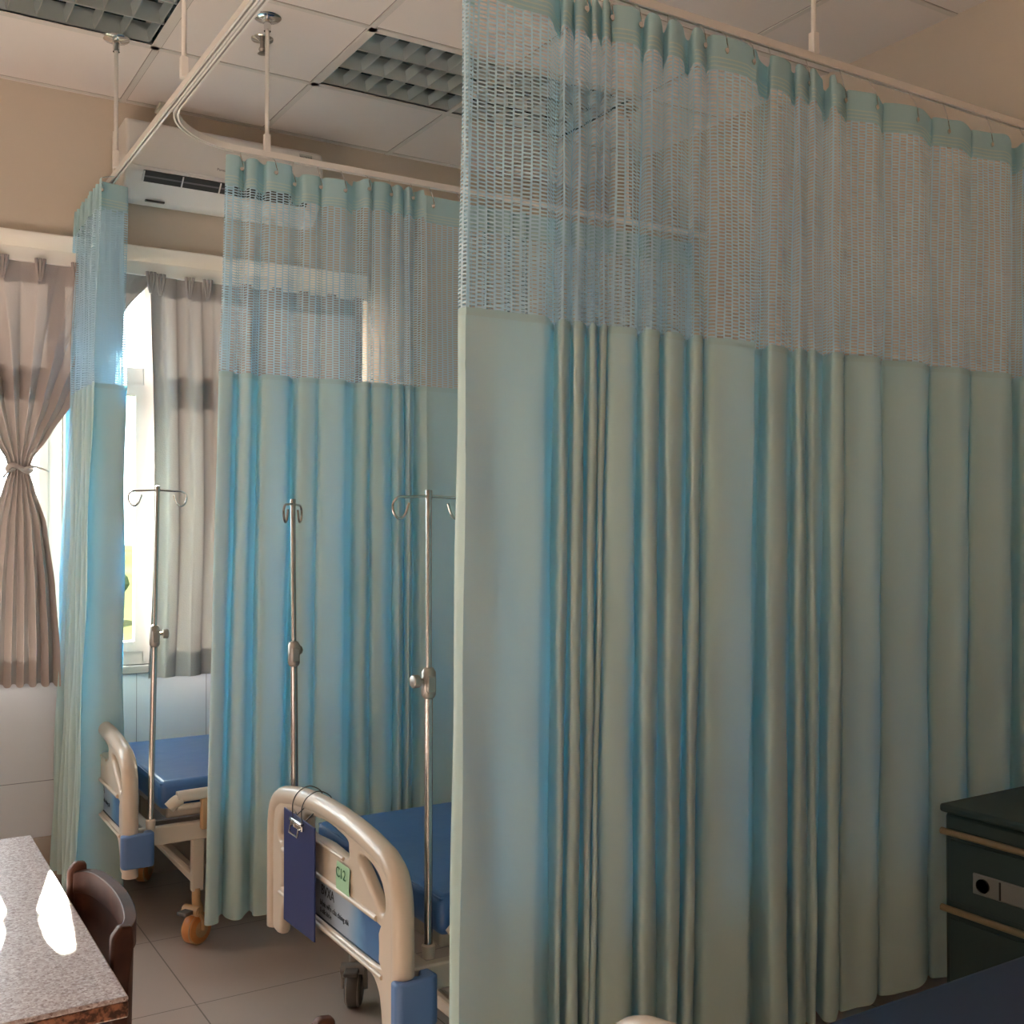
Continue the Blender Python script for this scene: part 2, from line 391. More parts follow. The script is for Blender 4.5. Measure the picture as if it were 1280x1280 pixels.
# ------------------------------------------------------------------ privacy curtains
KC = [(1.242, .03), (1.21, .015), (1.194, -.01), (1.202, -.032), (1.205, -.035), (1.309, -.03), (1.394, -.035), (1.424, -.025), (1.467, .025), (1.492, .045), (1.482, .02), (1.462, -.02), (1.469, -.03), (1.499, 0), (1.526, .035), (1.522, .02), (1.501, -.02), (1.515, -.03), (1.542, -.01), (1.575, .03), (1.566, .01), (1.549, -.02), (1.559, -.026), (1.593, .01), (1.61, .03), (1.585, -.01), (1.583, -.026), (1.6, -.02), (1.627, .01), (1.616, -.015), (1.635, -.028), (1.676, -.03), (1.71, 0), (1.739, .04), (1.754, .045), (1.728, 0), (1.719, -.03), (1.745, -.03), (1.789, .01), (1.82, .045), (1.81, .02), (1.786, -.025), (1.808, -.03), (1.844, -.01), (1.893, .04), (1.904, .04), (1.874, -.01), (1.872, -.03), (1.899, -.025), (1.941, .01), (1.934, -.01), (1.95, -.03), (2.068, -.032), (2.1, -.02), (2.152, .03), (2.194, .05), (2.179, .02), (2.149, -.025), (2.183, -.03), (2.228, -.01), (2.273, .03), (2.289, .03), (2.254, -.015), (2.265, -.025), (2.322, .01), (2.308, -.015), (2.319, -.025), (2.374, .01), (2.416, .04), (2.403, .01), (2.389, -.02), (2.417, -.03), (2.472, 0), (2.47, -.01), (2.516, -.02), (2.57, -.03), (2.64, .01), (2.638, 0), (2.692, -.02), (2.776, -.032), (2.864, .015), (2.86, 0), (2.918, -.02), (2.968, -.032), (3.062, .015), (3.057, 0), (3.139, -.02), (3.187, -.03), (3.273, .01), (3.31, .04), (3.325, .03), (3.299, -.01), (3.316, -.03), (3.34, -.01)]
KB = [(1.171, .03), (1.145, .02), (1.13, -.01), (1.14, -.025), (1.172, -.02), (1.191, .02), (1.207, .035), (1.207, 0), (1.217, -.025), (1.237, -.025), (1.257, .01), (1.277, .035), (1.281, .02), (1.276, -.02), (1.308, -.03), (1.357, -.026), (1.382, .01), (1.399, .038), (1.411, .03), (1.411, -.01), (1.429, -.026), (1.466, -.026), (1.489, 0), (1.496, -.02), (1.527, -.03), (1.571, -.03), (1.596, 0), (1.631, .035), (1.644, .02), (1.649, -.02), (1.669, -.025), (1.695, .01), (1.696, -.015), (1.727, -.028), (1.755, -.01), (1.776, .02), (1.78, 0), (1.785, -.025), (1.809, -.01), (1.835, .03), (1.83, 0), (1.832, -.025), (1.849, -.01), (1.876, .03), (1.885, .02), (1.89, -.01), (1.904, -.03), (1.915, -.03), (1.96, -.024), (2.022, -.02), (2.071, -.028), (2.107, .01)]
x = 2.15
while x < 3.28:
    KB += [(x, -.028), (x + .03, -.02), (x + .035, .03), (x + .05, .03), (x + .045, -.01)]; x += random.choice((.06, .075, .11, .17))
KA = []            # gathered curtain by the window: along = distance towards the wall, depth = into the room
x = 0.0
for w in (.10, .06, .055, .06, .05, .06, .055, .06, .05, .05):
    KA += [(x, .062), (x + w * .45, .055), (x + w * .62, .0), (x + w * .75, -.05), (x + w * .95, -.055), (x + w * .9, .02)]; x += w * .95
KA.append((x + .01, -.03))

def curtain(root, knots, place, z_head, z_mesh, z_bot, hooks, drift, amp=(.85, 1.25), seed=1, sag=None, k=5):
    rnd = random.Random(seed)
    P = [Vector((a, b, 0)) for a, b in knots]; P = spline(P, k); n = len(P)
    arc_ = [0.0]
    for a, b in zip(P, P[1:]): arc_.append(arc_[-1] + (b - a).length)
    ph = [rnd.uniform(0, 6.28) for _ in range(6)]
    ZT = 2.797
    def point(j, z):
        t = (ZT - z) / (ZT - z_bot); p = P[j]; s = p.x; u = arc_[j]
        am = amp[0] + (amp[1] - amp[0]) * t ** .7
        along = s + drift(s, t) + t * (.010 * math.sin(u * 7 + ph[0] + t * 2.0) + .007 * math.sin(u * 17 + ph[1] + t * 3))
        dep = p.y * am + t * (.010 * math.sin(u * 5 + ph[2] + 2 * t) + .006 * math.sin(u * 23 + ph[3] - t * 2.2)) + .003 * math.sin(u * 31 + z * 9)
        return along, dep
    def rows(zs, off=0):
        out = []
        for z in zs:
            r = []
            for j in range(n):
                zz = z - (sag(P[j].x) if sag else 0) * max(0, min(1, (z - z_mesh) / (ZT - z_mesh)))
                a, d = point(j, zz); r.append(Vector(place(a, d + off, zz)) - root.location)
            out.append(r)
        return out
    def lin(a, b, c): return [a + (b - a) * i / c for i in range(c + 1)]
    uvf = lambda zs: (lambda i, j: (arc_[j], zs[i]))
    zs = lin(ZT, z_head, 4); sheet('header_band', 'header', rows(zs), root)
    zs = lin(z_head, z_mesh, 12); sheet('mesh_panel', 'mesh', rows(zs), root, uv=uvf(zs))
    zs = lin(z_mesh, z_bot, 34); fb = sheet('cloth_panel', 'cloth', rows(zs), root)
    zs = [z_mesh + .006, z_mesh - .012]; sheet('seam', 'hem', rows(zs, -.0015), root)
    for k_ in range(3):
        zz = z_head + .012 + k_ * .011; sheet('heading_stitch', 'tape', rows([zz, zz - .004], -.0012), root)
    for s in hooks:
        j = min(range(n), key=lambda q: abs(P[q].x - s) + (0 if P[q].y < .005 else .02))
        a, d = point(j, ZT); c = Vector(place(a, d - .004, ZT - (sag(P[j].x) if sag else 0))) - root.location; tc_ = Vector(place(a, 0, TZ)) - root.location
        m_ = MB()
        m_.tube(spline([c + Vector((0, 0, -.04)), c + Vector((.006, 0, -.046)), c + Vector((.011, 0, -.036)), c + Vector((.006, 0, -.018)), c + Vector((0, 0, .004)), tc_ + Vector((0, 0, .002))], 3), .0017, 6)
        m_.lathe([(0, -.004), (.0065, -.0035), (.0065, .0), (0, .001)], tuple(c + Vector((.002, -.002, -.04))), axis='Y', n=12)
        m_.build('hook', 'chrome', root, smooth='auto')

def sagC(x):  # wide spread panels hang a little below the track
    return .0 if x < 1.44 else (.006 if x < 2.05 else .012 if x < 2.4 else .035)
cC = empty('privacy_curtain', (1.3, 2.15, .12), label='large pale turquoise hospital curtain filling the right half of the photo', cat='curtain')
curtain(cC, KC, lambda a, d, z: (min(a, 3.35), 2.15 + d, z), 2.705, 1.985, .12,
        [1.25, 1.40, 1.52, 1.60, 1.68, 1.80, 1.90, 1.97, 2.07, 2.155, 2.30, 2.44, 2.56, 2.74, 2.91, 3.12, 3.30],
        lambda s, t: -.045 * t * (1 if s < 1.45 else .9) , seed=3, sag=sagC)
cB = empty('privacy_curtain', (1.15, 3.74, .13), label='bright blue backlit hospital curtain hanging between the two nearest-window beds', cat='curtain')
curtain(cB, KB, lambda a, d, z: (min(a, 3.35), 3.74 + d, z), 2.69, 2.03, .13,
        [1.19, 1.3, 1.38, 1.47, 1.56, 1.66, 1.76, 1.85, 1.93, 2.05, 2.3, 2.5, 2.75, 3.0, 3.2],
        lambda s, t: -.07 * t * max(0, (1.9 - s) / .75) ** 1.2 if s < 1.9 else 0, seed=5, sag=lambda x: .0 if x < 1.37 or 1.62 < x < 1.9 else .022)
cA = empty('privacy_curtain', (.87, 4.4, .1), label='narrow gathered blue hospital curtain at left, bunched against the window wall', cat='curtain')
curtain(cA, KA, lambda a, d, z: (.865 - d * (1 + .35 * (2.8 - z) / 2.7) - .035 * (2.8 - z) / 2.7, 4.215 + a, z), 2.70, 2.03, .10,
        [.03, .13, .24, .35, .46], lambda s, t: .03 * t, seed=9, amp=(.9, 1.15))

# ------------------------------------------------------------------ window drapes and their rail
wr = empty('window_curtain_rail', (.8, WY, 2.572), label='cream double window curtain rail across top of window above brown drapes', cat='curtain rail')
MB().sweep([(-1.45, -.085, 0), (1.33, -.085, 0)], [(-.014, -.008), (-.014, .049), (.014, .049), (.014, -.008)]).build('rail', 'cream', wr, bevel=.003)
for x in (-1.2, -.3, .5, 1.2): MB().box(x, x + .03, -.08, 0, .03, .045).build('bracket', 'cream', wr)
def brown(label, x0, x1, zt, zb, wfun, cfun, nf, seed, pleats):
    rnd = random.Random(seed); root = empty('window_drape', ((x0 + x1) / 2, 4.735, zb), label=label, cat='curtain', group='brown window drapes')
    n = 240; rows = []; nr = 60
    ph = rnd.uniform(0, 6)
    zs = [zt + (zb - zt) * i / nr for i in range(nr + 1)]
    for z in zs:
        w = wfun(z); c = cfun(z); row = []; h = (zt - z)
        for j in range(n + 1):
            s = j / n; q = 2 * s - 1
            top = max(0, 1 - h / .10)                     # pleated heading
            d = 10
            for p in pleats: d = min(d, abs(s - p))
            pinch = math.exp(-(d / .012) ** 2) * (top if h < .1 else 0)
            open_ = math.exp(-(d / .035) ** 2) * min(1, max(0, (h - .06) / .35)) * .6
            a = .036 * min(1, .25 + h / .5)
            y = -a * math.cos(nf * 2 * PI * s + ph) * (.7 + .3 * math.sin(5 * s + 3 * z)) - .022 * pinch - .018 * open_
            y += .006 * math.sin(40 * s + 5 * z) * min(1, h)
            sx = s + .006 * math.sin(nf * 4 * PI * s + z * 1.5)
            row.append((c + w * (2 * sx - 1) - root.location.x, 4.735 + y * (1 if w > .2 else .5 + w * 2) - root.location.y, z + (.008 * math.sin(nf * 2 * PI * s + ph) - .012 * s if z == zb else 0) - root.location.z))
        rows.append(row)
    sheet('cloth_panel', 'brown', rows, root)
    # pinch pleats: three finger folds gathered with a knot, and a white glider above
    for p in pleats:
        px = cfun(zt) + wfun(zt) * (2 * p - 1) - root.location.x
        pz = zt - root.location.z; m_ = MB()
        for k in (-1, 0, 1):
            m_.tube(spline([(px + k * .016, -.034, pz + .006), (px + k * .011, -.036, pz - .04), (px + k * .003, -.03, pz - .085)], 4), [.0075] * 4 + [.006] * 3 + [.004] * 2, 8, flat=.9)
        m_.build('pinch_pleat', 'brown', root, smooth=True)
        MB().tube([(px, .0, pz - .02), (px, .004, pz + .028)], .0035, 6).build('glider', 'pvc', root)
    return root
def interp(T):
    def f(z):
        for (a, va), (b, vb) in zip(T, T[1:]):
            if z >= b:
                u = (a - z) / (a - b) if a != b else 0; u = max(0, min(1, u)); u2 = u * u * (3 - 2 * u) * .3 + u * .7
                return va + (vb - va) * u2
        return T[-1][1]
    return f
wl = interp([(2.57, .53), (2.40, .40), (2.20, .29), (2.0, .195), (1.86, .11), (1.77, .05), (1.72, .036), (1.66, .055), (1.5, .105), (1.25, .14), (1.0, .16), (.86, .165)])
bl = brown('taupe window drape knotted at its waist, left of the gathered blue curtain', .05, 1.13, 2.57, .865, wl, lambda z: .605 - .01 * (2.56 - z), 7, 2, [.04, .17, .30, .43, .56, .69, .83, .97])
# tie band with loose ends
m_ = MB()
m_.tube([(.02 + .042 * math.cos(q), .0 + .034 * math.sin(q), .865 + .012 * math.sin(q * 2)) for q in [i * 2 * PI / 20 for i in range(21)]], .011, 8, caps=False)
m_.tube(spline([(.03, -.035, .862), (.06, -.045, .872), (.10, -.05, .862), (.125, -.045, .852)], 3), [.010] * 4 + [.007] * 3 + [.005] * 2 + [.002], 8, flat=.5)
m_.tube(spline([(.0, -.036, .86), (-.03, -.048, .845), (-.045, -.05, .825)], 3), [.009] * 3 + [.006] * 4, 8, flat=.5)
for v_ in range(len(m_.v)):
    a = m_.v[v_]; m_.v[v_] = (a[0] - .01, a[1], a[2])
m_.build('tie', 'brown', bl, smooth=True)
br = brown('taupe pleated window drape hanging straight, partly behind the blue middle curtain', 1.115, 2.06, 2.565, .85, lambda z: .48 + .012 * math.sin(z * 3), lambda z: 1.605 - .012 * (2.55 - z), 9, 4, [.03, .155, .235, .41, .55, .68, .82, .96])

# ------------------------------------------------------------------ air conditioner
ac = empty('air_conditioner', (1.41, WY, 2.88), label='white wall-mounted split air conditioner high on window wall', cat='air conditioner')
hw = .43; pf = [(0, .01), (0, .31), (-.17, .315), (-.205, .30), (-.215, .27), (-.215, .12), (-.21, .095), (-.12, .015), (-.10, 0), (-.03, 0)]
def prism_x(pf, x0, x1):
    m_ = MB(); n = len(pf); m_.add([(x0, a, b) for a, b in pf] + [(x1, a, b) for a, b in pf], [tuple(range(n))[::-1], tuple(range(n, 2 * n))] + [(i, (i + 1) % n, n + (i + 1) % n, n + i) for i in range(n)]); return m_
prism_x(pf, -hw, hw).build('casing', 'ac', ac, bevel=.012, seg=3)
nrm = Vector((0, -.08, -.09)).normalized()
m_ = prism_x([(-.2115, .098), (-.2165, .093), (-.180, .058), (-.176, .063)], -.36, .36); m_.build('air_outlet', 'dark', ac)
for i, x in enumerate((-.36, -.20, -.04, .12, .28)):
    MB().add and prism_x([(-.211, .098), (-.2175, .092), (-.181, .057), (-.176, .063)], x, x + .006).build('vane', 'ac', ac)
prism_x([(-.198, .082), (-.202, .078), (-.197, .073), (-.193, .077)], -.355, .355).build('louver', 'greyprint', ac)
prism_x([(-.222, .112), (-.222, .118), (-.214, .120), (-.214, .110)], -.42, .42).build('front_panel_seam', 'ac', ac)
MX = lambda x, y, z: Matrix.Translation((x, y, z)) @ Matrix.Rotation(PI / 2, 4, 'X')
text('maker_name', 'Panasonic', .016, 'greyprint', MX(-.055, -.2165, .145), ac)
MB().box(.315, .375, -.2165, -.215, .245, .285).build('rating_label', 'plate', ac)
text('label_text', 'INVERTER', .013, 'greyprint', MX(.318, -.217, .268), ac)
text('label_text', 'ECO', .013, 'greyprint', MX(.318, -.217, .251), ac)
MB().box(-.33, -.25, -.115, -.10, -.002, .004).build('bottom_grille', 'dark', ac)
MB().tube([(-hw - .012, -.02, .30), (-hw - .012, -.02, .06), (-hw - .004, -.03, .03)], .004, 6).build('cable', 'track', ac)

# ------------------------------------------------------------------ recessed lamps
def troffer(x0, x1, label):
    r = empty('ceiling_light', ((x0 + x1) / 2, (LY0 + LY1) / 2, H), label=label, cat='ceiling light', group='recessed louvre ceiling lights')
    a, b = (x1 - x0) / 2 - .004, (LY1 - LY0) / 2 - .004
    m_ = MB()
    for s in (-1, 1):
        m_.box(min(s * (a + .012), s * (a - .021)), max(s * (a + .012), s * (a - .021)), -b - .012, b + .012, -.0045, -.0005); m_.box(-a - .012, a + .012, min(s * (b + .012), s * (b - .021)), max(s * (b + .012), s * (b - .021)), -.0045, -.0005)
    m_.build('lamp_frame', 'tbar', r, bevel=.001)
    m_ = MB()
    m_.add([(-a, -b, 0), (a, -b, 0), (a, b, 0), (-a, b, 0), (-a, -b, .09), (a, -b, .09), (a, b, .09), (-a, b, .09)], [(0, 1, 5, 4), (1, 2, 6, 5), (2, 3, 7, 6), (3, 0, 4, 7), (4, 5, 6, 7)])
    m_.build('reflector_box', 'reflector', r)
    for k in range(4):
        yc = -b + .02 + (2 * b - .04) * k / 3
        pf_ = [(yc - .018, .07), (yc - .004, .004), (yc + .004, .004), (yc + .018, .07)]
        prism_x(pf_, -a + .02, a - .02).build('louver_rail', 'mirror', r)
    for k in range(13):
        xc = -a + .03 + (2 * a - .06) * k / 12
        m_ = MB(); m_.add([(xc - .012, -b + .02, .045), (xc - .002, -b + .02, .006), (xc + .002, -b + .02, .006), (xc + .012, -b + .02, .045), (xc - .012, b - .02, .045), (xc - .002, b - .02, .006), (xc + .002, b - .02, .006), (xc + .012, b - .02, .045)],
                          [(0, 1, 5, 4), (1, 2, 6, 5), (2, 3, 7, 6), (0, 3, 2, 1), (4, 5, 6, 7)]); m_.build('louver_blade', 'mirror', r)
    for k in range(3):
        yc = -b + .02 + (2 * b - .04) * (k + .5) / 3
        t = MB(); t.tube([(-a + .06, yc, .062), (a - .06, yc, .062)], .013, 12); tu = t.build('lamp_tube', 'tube', r, smooth='auto')
        MB().box(-a + .03, -a + .06, yc - .015, yc + .015, .045, .09).build('lamp_holder', 'pvc', tu); MB().box(a - .06, a - .03, yc - .015, yc + .015, .045, .09).build('lamp_holder', 'pvc', tu)
    return r
troffer(-.245, 1.005, 'unlit mirrored louvre ceiling light at upper left corner, cut by the frame')
troffer(1.63, 2.88, 'unlit mirrored louvre ceiling light above air conditioner, partly behind the front curtain')
sp = empty('fire_sprinkler', (1.321, 3.916, H), label='small chrome fire sprinkler on ceiling beside a hanging rod', cat='sprinkler')
MB().lathe([(0, -.006), (.014, -.012), (.04, -.004), (.042, -.0005)], n=24).build('rose', 'chrome', sp, smooth='auto')
MB().lathe([(.008, -.008), (.009, -.03), (.014, -.04), (.009, -.05), (.018, -.056), (0, -.058)], n=14).build('sprinkler_head', 'zinc', sp, smooth='auto')

# ------------------------------------------------------------------ beds
# footboard local plane: u runs along the board (towards -Y), v is height
FM = Matrix(((0, 0, -1, 0), (-1, 0, 0, 0), (0, 1, 0, 0), (0, 0, 0, 1)))
HWD = .4385
def mirror(l): return l + [(-a, b) for a, b in reversed(l)]
def head_end(parent, name, label_on=True):
    r = empty(name, (0, 0, 0)); r.parent = parent
    out = [(0, .745), (.12, .741), (.24, .730), (.33, .713), (.385, .692), (.42, .645), (.435, .57), (.44, .45), (.44, .30), (.36, .285), (.345, .33), (.33, .37), (.29, .395), (.2, .402), (0, .402)]
    outline = out + [(-a, b) for a, b in reversed(out[1:-1])]
    hs = smooth_loop([(-.13, .688), (0, .700), (.13, .688), (.148, .668), (.135, .640), (0, .646), (-.135, .640), (-.148, .668)], 5)
    tr_ = [(.235, .672), (.30, .662), (.35, .635), (.37, .59), (.355, .565), (.325, .585), (.26, .630), (.225, .655)]
    ts = smooth_loop(tr_, 4); ts2 = [Vector((-p.x, p.y)) for p in reversed(ts)]
    lab = smooth_loop([(-.31, .530), (0, .533), (.31, .530), (.33, .512), (.33, .445), (.315, .428), (0, .425), (-.315, .428), (-.33, .445), (-.33, .512)], 3)
    b = shape2d('board', [smooth_loop([(a, c) for a, c in outline], 3), hs, ts, ts2, lab], .004, .013, 'bed', r, FM)
    # round rim tube around the arch and down the posts
    m_ = MB(); pth = [(.438, .30), (.438, .44), (.438, .56), (.432, .632), (.412, .678), (.37, .704), (.33, .714), (.24, .729), (.12, .740), (0, .744)]
    pth = pth + [(-a, c) for a, c in reversed(pth[:-1])]
    pp = spline([FM @ Vector((a, c - .012, 0)) for a, c in pth], 5)
    m_.tube(pp, .0275, 16); m_.build('rim_tube', 'bed', r, smooth='auto')
    # raised ledges above and below the label recess
    m_ = MB(); m_.tube([FM @ Vector((a, .545, .018)) for a in (-.33, -.2, 0, .2, .33)], .0075, 10); m_.tube([FM @ Vector((a, .412, .018)) for a in (-.36, 0, .36)], .006, 10)
    m_.tube([FM @ Vector((a, .634, .016)) for a in (-.12, 0, .12)], .005, 10)
    m_.build('ledge', 'bed', r, smooth='auto')
    lb = MB(); lb.box(-.33, .33, .425, .535, -.006, .004); lo = lb.build('label_plate', 'label', None); lo.parent = r
    lo.data.transform(Matrix.Identity(4)); lo.matrix_local = FM
    fr = smooth_loop([(-.315, .532), (0, .534), (.315, .532), (.332, .515), (.332, .443), (.317, .426), (0, .424), (-.317, .426), (-.332, .443), (-.332, .515)], 3)
    m_ = MB(); m_.tube([FM @ Vector((p.x, p.y, .005)) for p in fr + [fr[0]]], .003, 6, caps=False); m_.build('label_rim', 'black', r)
    TM = lambda u, v_: FM @ Matrix.Translation((u, v_, .0045))
    if label_on:
        text('label_text', 'BVXA', .038, 'black', TM(-.062, .492), r, sx=.95)
        text('label_text', 'bệnh viện của chúng tôi', .021, 'black', TM(-.07, .460), r, sx=.95)
        text('label_text', 'là sức khỏe', .019, 'black', TM(-.07, .440), r, sx=.9)
    return r
def caster(parent, x, y, rz, wheel='caster', rim='orange'):
    r = empty('caster', (x, y, 0), rz); r.parent = parent
    m_ = MB()
    for s in (-1, 1):
        m_.lathe([(0, s * .006), (.04, s * .008), (.052, s * .010), (.055, s * .014), (.0555, s * .018), (.050, s * .022), (.03, s * .026), (.012, s * .027), (0, s * .027)], (0, 0, .056), axis='Y', n=28)
    m_.build('wheel', wheel, r, smooth='auto')
    m_ = MB(); m_.lathe([(.030, -.0275), (.050, -.0235), (.054, -.018), (.0565, -.012), (.0568, .012), (.054, .018), (.050, .0235), (.030, .0275)], (0, 0, .057), axis='Y', n=28); m_.build('tyre', rim, r, smooth='auto')
    m_ = MB(); m_.tube(spline([(.0, 0, .20), (.0, 0, .15), (.01, 0, .125), (-.0, 0, .11)], 4), [.016] * 9 + [.018] * 4, 14)
    for s in (-1, 1): m_.tube(spline([(-.02, s * .034, .125), (0, s * .034, .09), (0, s * .034, .055)], 4), .009, 8)
    m_.tube([(-.02, -.036, .125), (-.02, .036, .125)], .018, 12)
    m_.build('fork', wheel, r, smooth='auto')
    MB().box(-.075, -.03, -.022, .022, .118, .132).build('brake_pedal', 'rubber', r, bevel=.004)
    return r
BEDL = 2.03
def make_bed(loc, label, wheel=('caster', 'orange'), text_on=True, rails=True):
    bed = empty('hospital_bed', loc, label=label, cat='hospital bed', group=None)
    head_end(bed, 'footboard', text_on)
    hd = head_end(bed, 'headboard', False); hd.location = (BEDL, 0, .06); hd.rotation_euler = (0, 0, PI)
    # blue corner bumpers wrapping the posts
    for x, rz in ((0, 0), (BEDL, PI)):
        for s in (-1, 1):
            m_ = MB(); y0 = s * (HWD - .012); y1 = s * (HWD + .037)
            pts = [(-.034, s * (HWD + .002)), (-.036, s * (HWD + .034)), (-.026, s * (HWD + .044)), (.06, s * (HWD + .046)), (.074, s * (HWD + .036)), (.076, s * (HWD - .02)), (.05, s * (HWD - .02)), (.04, s * (HWD + .008)), (-.02, s * (HWD + .004))]
            sg = 1 if x == 0 else -1
            if s > 0 and x == 0: pts = [(max(a, .006 + i * .0005), b) for i, (a, b) in enumerate(pts)]   # far side: cap sits behind the post
            n = len(pts)
            m_.add([(x + sg * a, b, .325) for a, b in pts] + [(x + sg * a, b, .438 + (.006 if i in (3, 4) else 0)) for i, (a, b) in enumerate(pts)], [tuple(range(n)), tuple(range(n, 2 * n))] + [(i, (i + 1) % n, n + (i + 1) % n, n + i) for i in range(n)])
            m_.build('bumper', 'bumper', bed, bevel=.008, seg=3)
    # frame: side beams, deck, legs, braces
    for s in (-1, 1):
        y = s * .385
        MB().box(.03, BEDL - .03, min(y, y + s * .03), max(y, y + s * .03), .375, .44).build('side_beam', 'frame', bed, bevel=.006)
    for x in (.06, BEDL - .09): MB().box(x, x + .04, -.385, .385, .375, .43).build('cross_beam', 'frame', bed, bevel=.004)
    MB().box(.14, BEDL - .14, -.362, .362, .450, .492).build('deck', 'frame', bed, bevel=.008)
    for x in (.22, BEDL - .26):
        for s in (-1, 1):
            y = s * .385; MB().box(x, x + .045, min(y, y + s * .028), max(y, y + s * .028), .19, .38).build('leg', 'frame', bed, bevel=.005)
        MB().box(x + .005, x + .04, -.385, .385, .215, .25).build('leg_crossbar', 'frame', bed, bevel=.004)
        sg = 1 if x < 1 else -1
        for s in (-1, 1): MB().tube([(x + .02 + (0 if sg > 0 else 0), s * .36, .235), (x - sg * .14 + .02, s * .25, .385)], .010, 8).build('brace', 'frame', bed, smooth='auto')
    for x, rz in ((.24, .5), (BEDL - .24, 2.6)):
        for s in (-1, 1): caster(bed, x, s * .40, rz if s < 0 else rz + .5, *wheel)
    # folded side rails
    for s in (-1, 1) if rails else ():
        r = empty('side_rail', (0, s * .44, 0)); r.parent = bed
        m_ = MB(); m_.tube(spline([(.13, 0, .508), (.17, 0, .535), (.26, 0, .545), (1.2, 0, .545), (1.36, 0, .54), (1.42, 0, .515)], 5), .021, 12, flat=.55 if False else 1); m_.build('rail_bar', 'frame', r, smooth='auto')
        m_ = MB(); m_.tube([(.16, 0, .505), (1.38, 0, .505)], .011, 10); m_.build('rail_lower_bar', 'frame', r, smooth='auto')
        for x in (.24, .72, 1.2): MB().box(x, x + .035, -.015 + s * .008, .015 + s * .008, .42, .53).build('rail_bracket', 'caster', r, bevel=.005)
    return bed
def mattress(loc, label, mt='mattress', lx=1.90):
    m_ = MB(); hw_ = .405
    o = empty('mattress', loc, label=label, cat='mattress', group='blue vinyl mattresses')
    m_.box(0, lx, -hw_, hw_, 0, .10); b = m_.build('body', mt, o, bevel=.022, seg=4)
    m_ = MB()
    m_.tube([(.006, -hw_ + .01, .091), (lx - .01, -hw_ + .01, .091), (lx - .01, hw_ - .01, .091), (.006, hw_ - .01, .091), (.006, -hw_ + .01, .091)], .004, 6); m_.build('piping', mt, o, smooth='auto')
    return o
def iv_pole(base, top, label, arm_angle, knob_dir=1, span=.10):
    o = empty('iv_pole', base, label=label, cat='iv pole', group='steel drip poles on the beds')
    b = Vector(base); t = Vector(top) - b; zc = 1.12 - base[2]
    at = lambda z: Vector((t.x * z / t.z, t.y * z / t.z, z))
    MB().tube([at(0), at(zc)], .0105, 14).build('lower_tube', 'steel', o, smooth='auto')
    MB().tube([at(zc), t], .0075, 12).build('upper_rod', 'steel', o, smooth='auto')
    c = at(zc); m_ = MB(); m_.tube([c + Vector((0, 0, -.045)), c + Vector((0, 0, -.035)), c + Vector((0, 0, .02)), c + Vector((0, 0, .032))], [.013, .018, .018, .011], 12)
    m_.box(c.x - .012, c.x + .012, c.y - .02, c.y + .012, c.z - .03, c.z + .012); cl = m_.build('height_clamp', 'zinc', o, bevel=.004)
    d = Vector((math.cos(arm_angle), math.sin(arm_angle), 0)) * knob_dir
    m_ = MB(); m_.tube([c + d * .012, c + d * .026, c + d * .028, c + d * .045, c + d * .047], [.006, .006, .016, .017, .012], 10); m_.build('clamp_knob', 'zinc', cl, bevel=.002)
    d = Vector((math.cos(arm_angle), math.sin(arm_angle), 0)); tp = t - Vector((0, 0, .012))
    for s in (-1, 1):
        pts = [tp, tp + d * s * span * .55 + Vector((0, 0, -.003)), tp + d * s * span * .85 + Vector((0, 0, -.005)), tp + d * s * span * 1.0 + Vector((0, 0, -.022)), tp + d * s * span * .95 + Vector((0, 0, -.046)),
               tp + d * s * span * .80 + Vector((0, 0, -.056)), tp + d * s * span * .66 + Vector((0, 0, -.046)), tp + d * s * span * .55 + Vector((0, 0, -.018))]
        MB().tube(spline(pts, 5), .0034, 8).build('hook_arm', 'steel', o, smooth='auto')
    MB().lathe([(0, .004), (.0085, .002), (.0085, -.02)], tuple(t), n=12).build('top_cap', 'steel', o, smooth='auto')
    MB().lathe([(.016, 0), (.017, .03), (.0115, .034)], (0, 0, -.012), n=14).build('socket', 'frame', o, smooth='auto')
    return o

B1 = make_bed((.848, 4.318, 0), 'hospital bed beside the window wall, only its foot end and orange wheels showing', ('caster', 'orange'))
B2 = make_bed((1.127, 2.752, 0), 'hospital bed in middle with navy clipboard on footboard, behind the large front curtain', ('castergrey', 'rubber'))
B3 = make_bed((1.085, .995, 0), 'nearest hospital bed at lower right edge, beige arch of footboard just in view', ('castergrey', 'rubber'), False, False)
mattress((.955, 4.318, .493), 'glossy blue mattress lit by window on the bed beside the window wall')
mattress((1.243, 2.752, .493), 'blue mattress on middle bed, mostly hidden behind the front curtain')
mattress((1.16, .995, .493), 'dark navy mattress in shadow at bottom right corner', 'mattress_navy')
iv_pole((.918, 3.885, .455), (.938, 3.885, 1.637), 'steel drip pole in front of brown drape, on the bed beside the window wall', .0, 1)
iv_pole((1.165, 3.13, .50), (1.155, 3.13, 1.578), 'steel drip pole at far corner of middle bed, hooks seen edge-on against blue curtain', .95, 1)
iv_pole((1.226, 2.375, .455), (1.226, 2.375, 1.585), 'tallest-looking steel drip pole, at near corner of middle bed beside the front curtain edge', .05, -1)

# green paper note, taped on the footboard of the middle bed
nt = empty('paper_note', (1.108, 2.622, .583), label='small green handwritten paper note taped on the middle bed footboard', cat='note')
m_ = MB(); rows = [[(-.003 * (1 + .6 * math.sin(i)) , .043 - .086 * j / 4, -.035 + .075 * i / 4) for j in range(5)] for i in range(5)]
sheet('paper', 'paper', rows, nt)
text('handwriting', 'C12', .038, 'ink', FM @ Matrix.Translation((-.036, .004, .0075)), nt, sx=1)
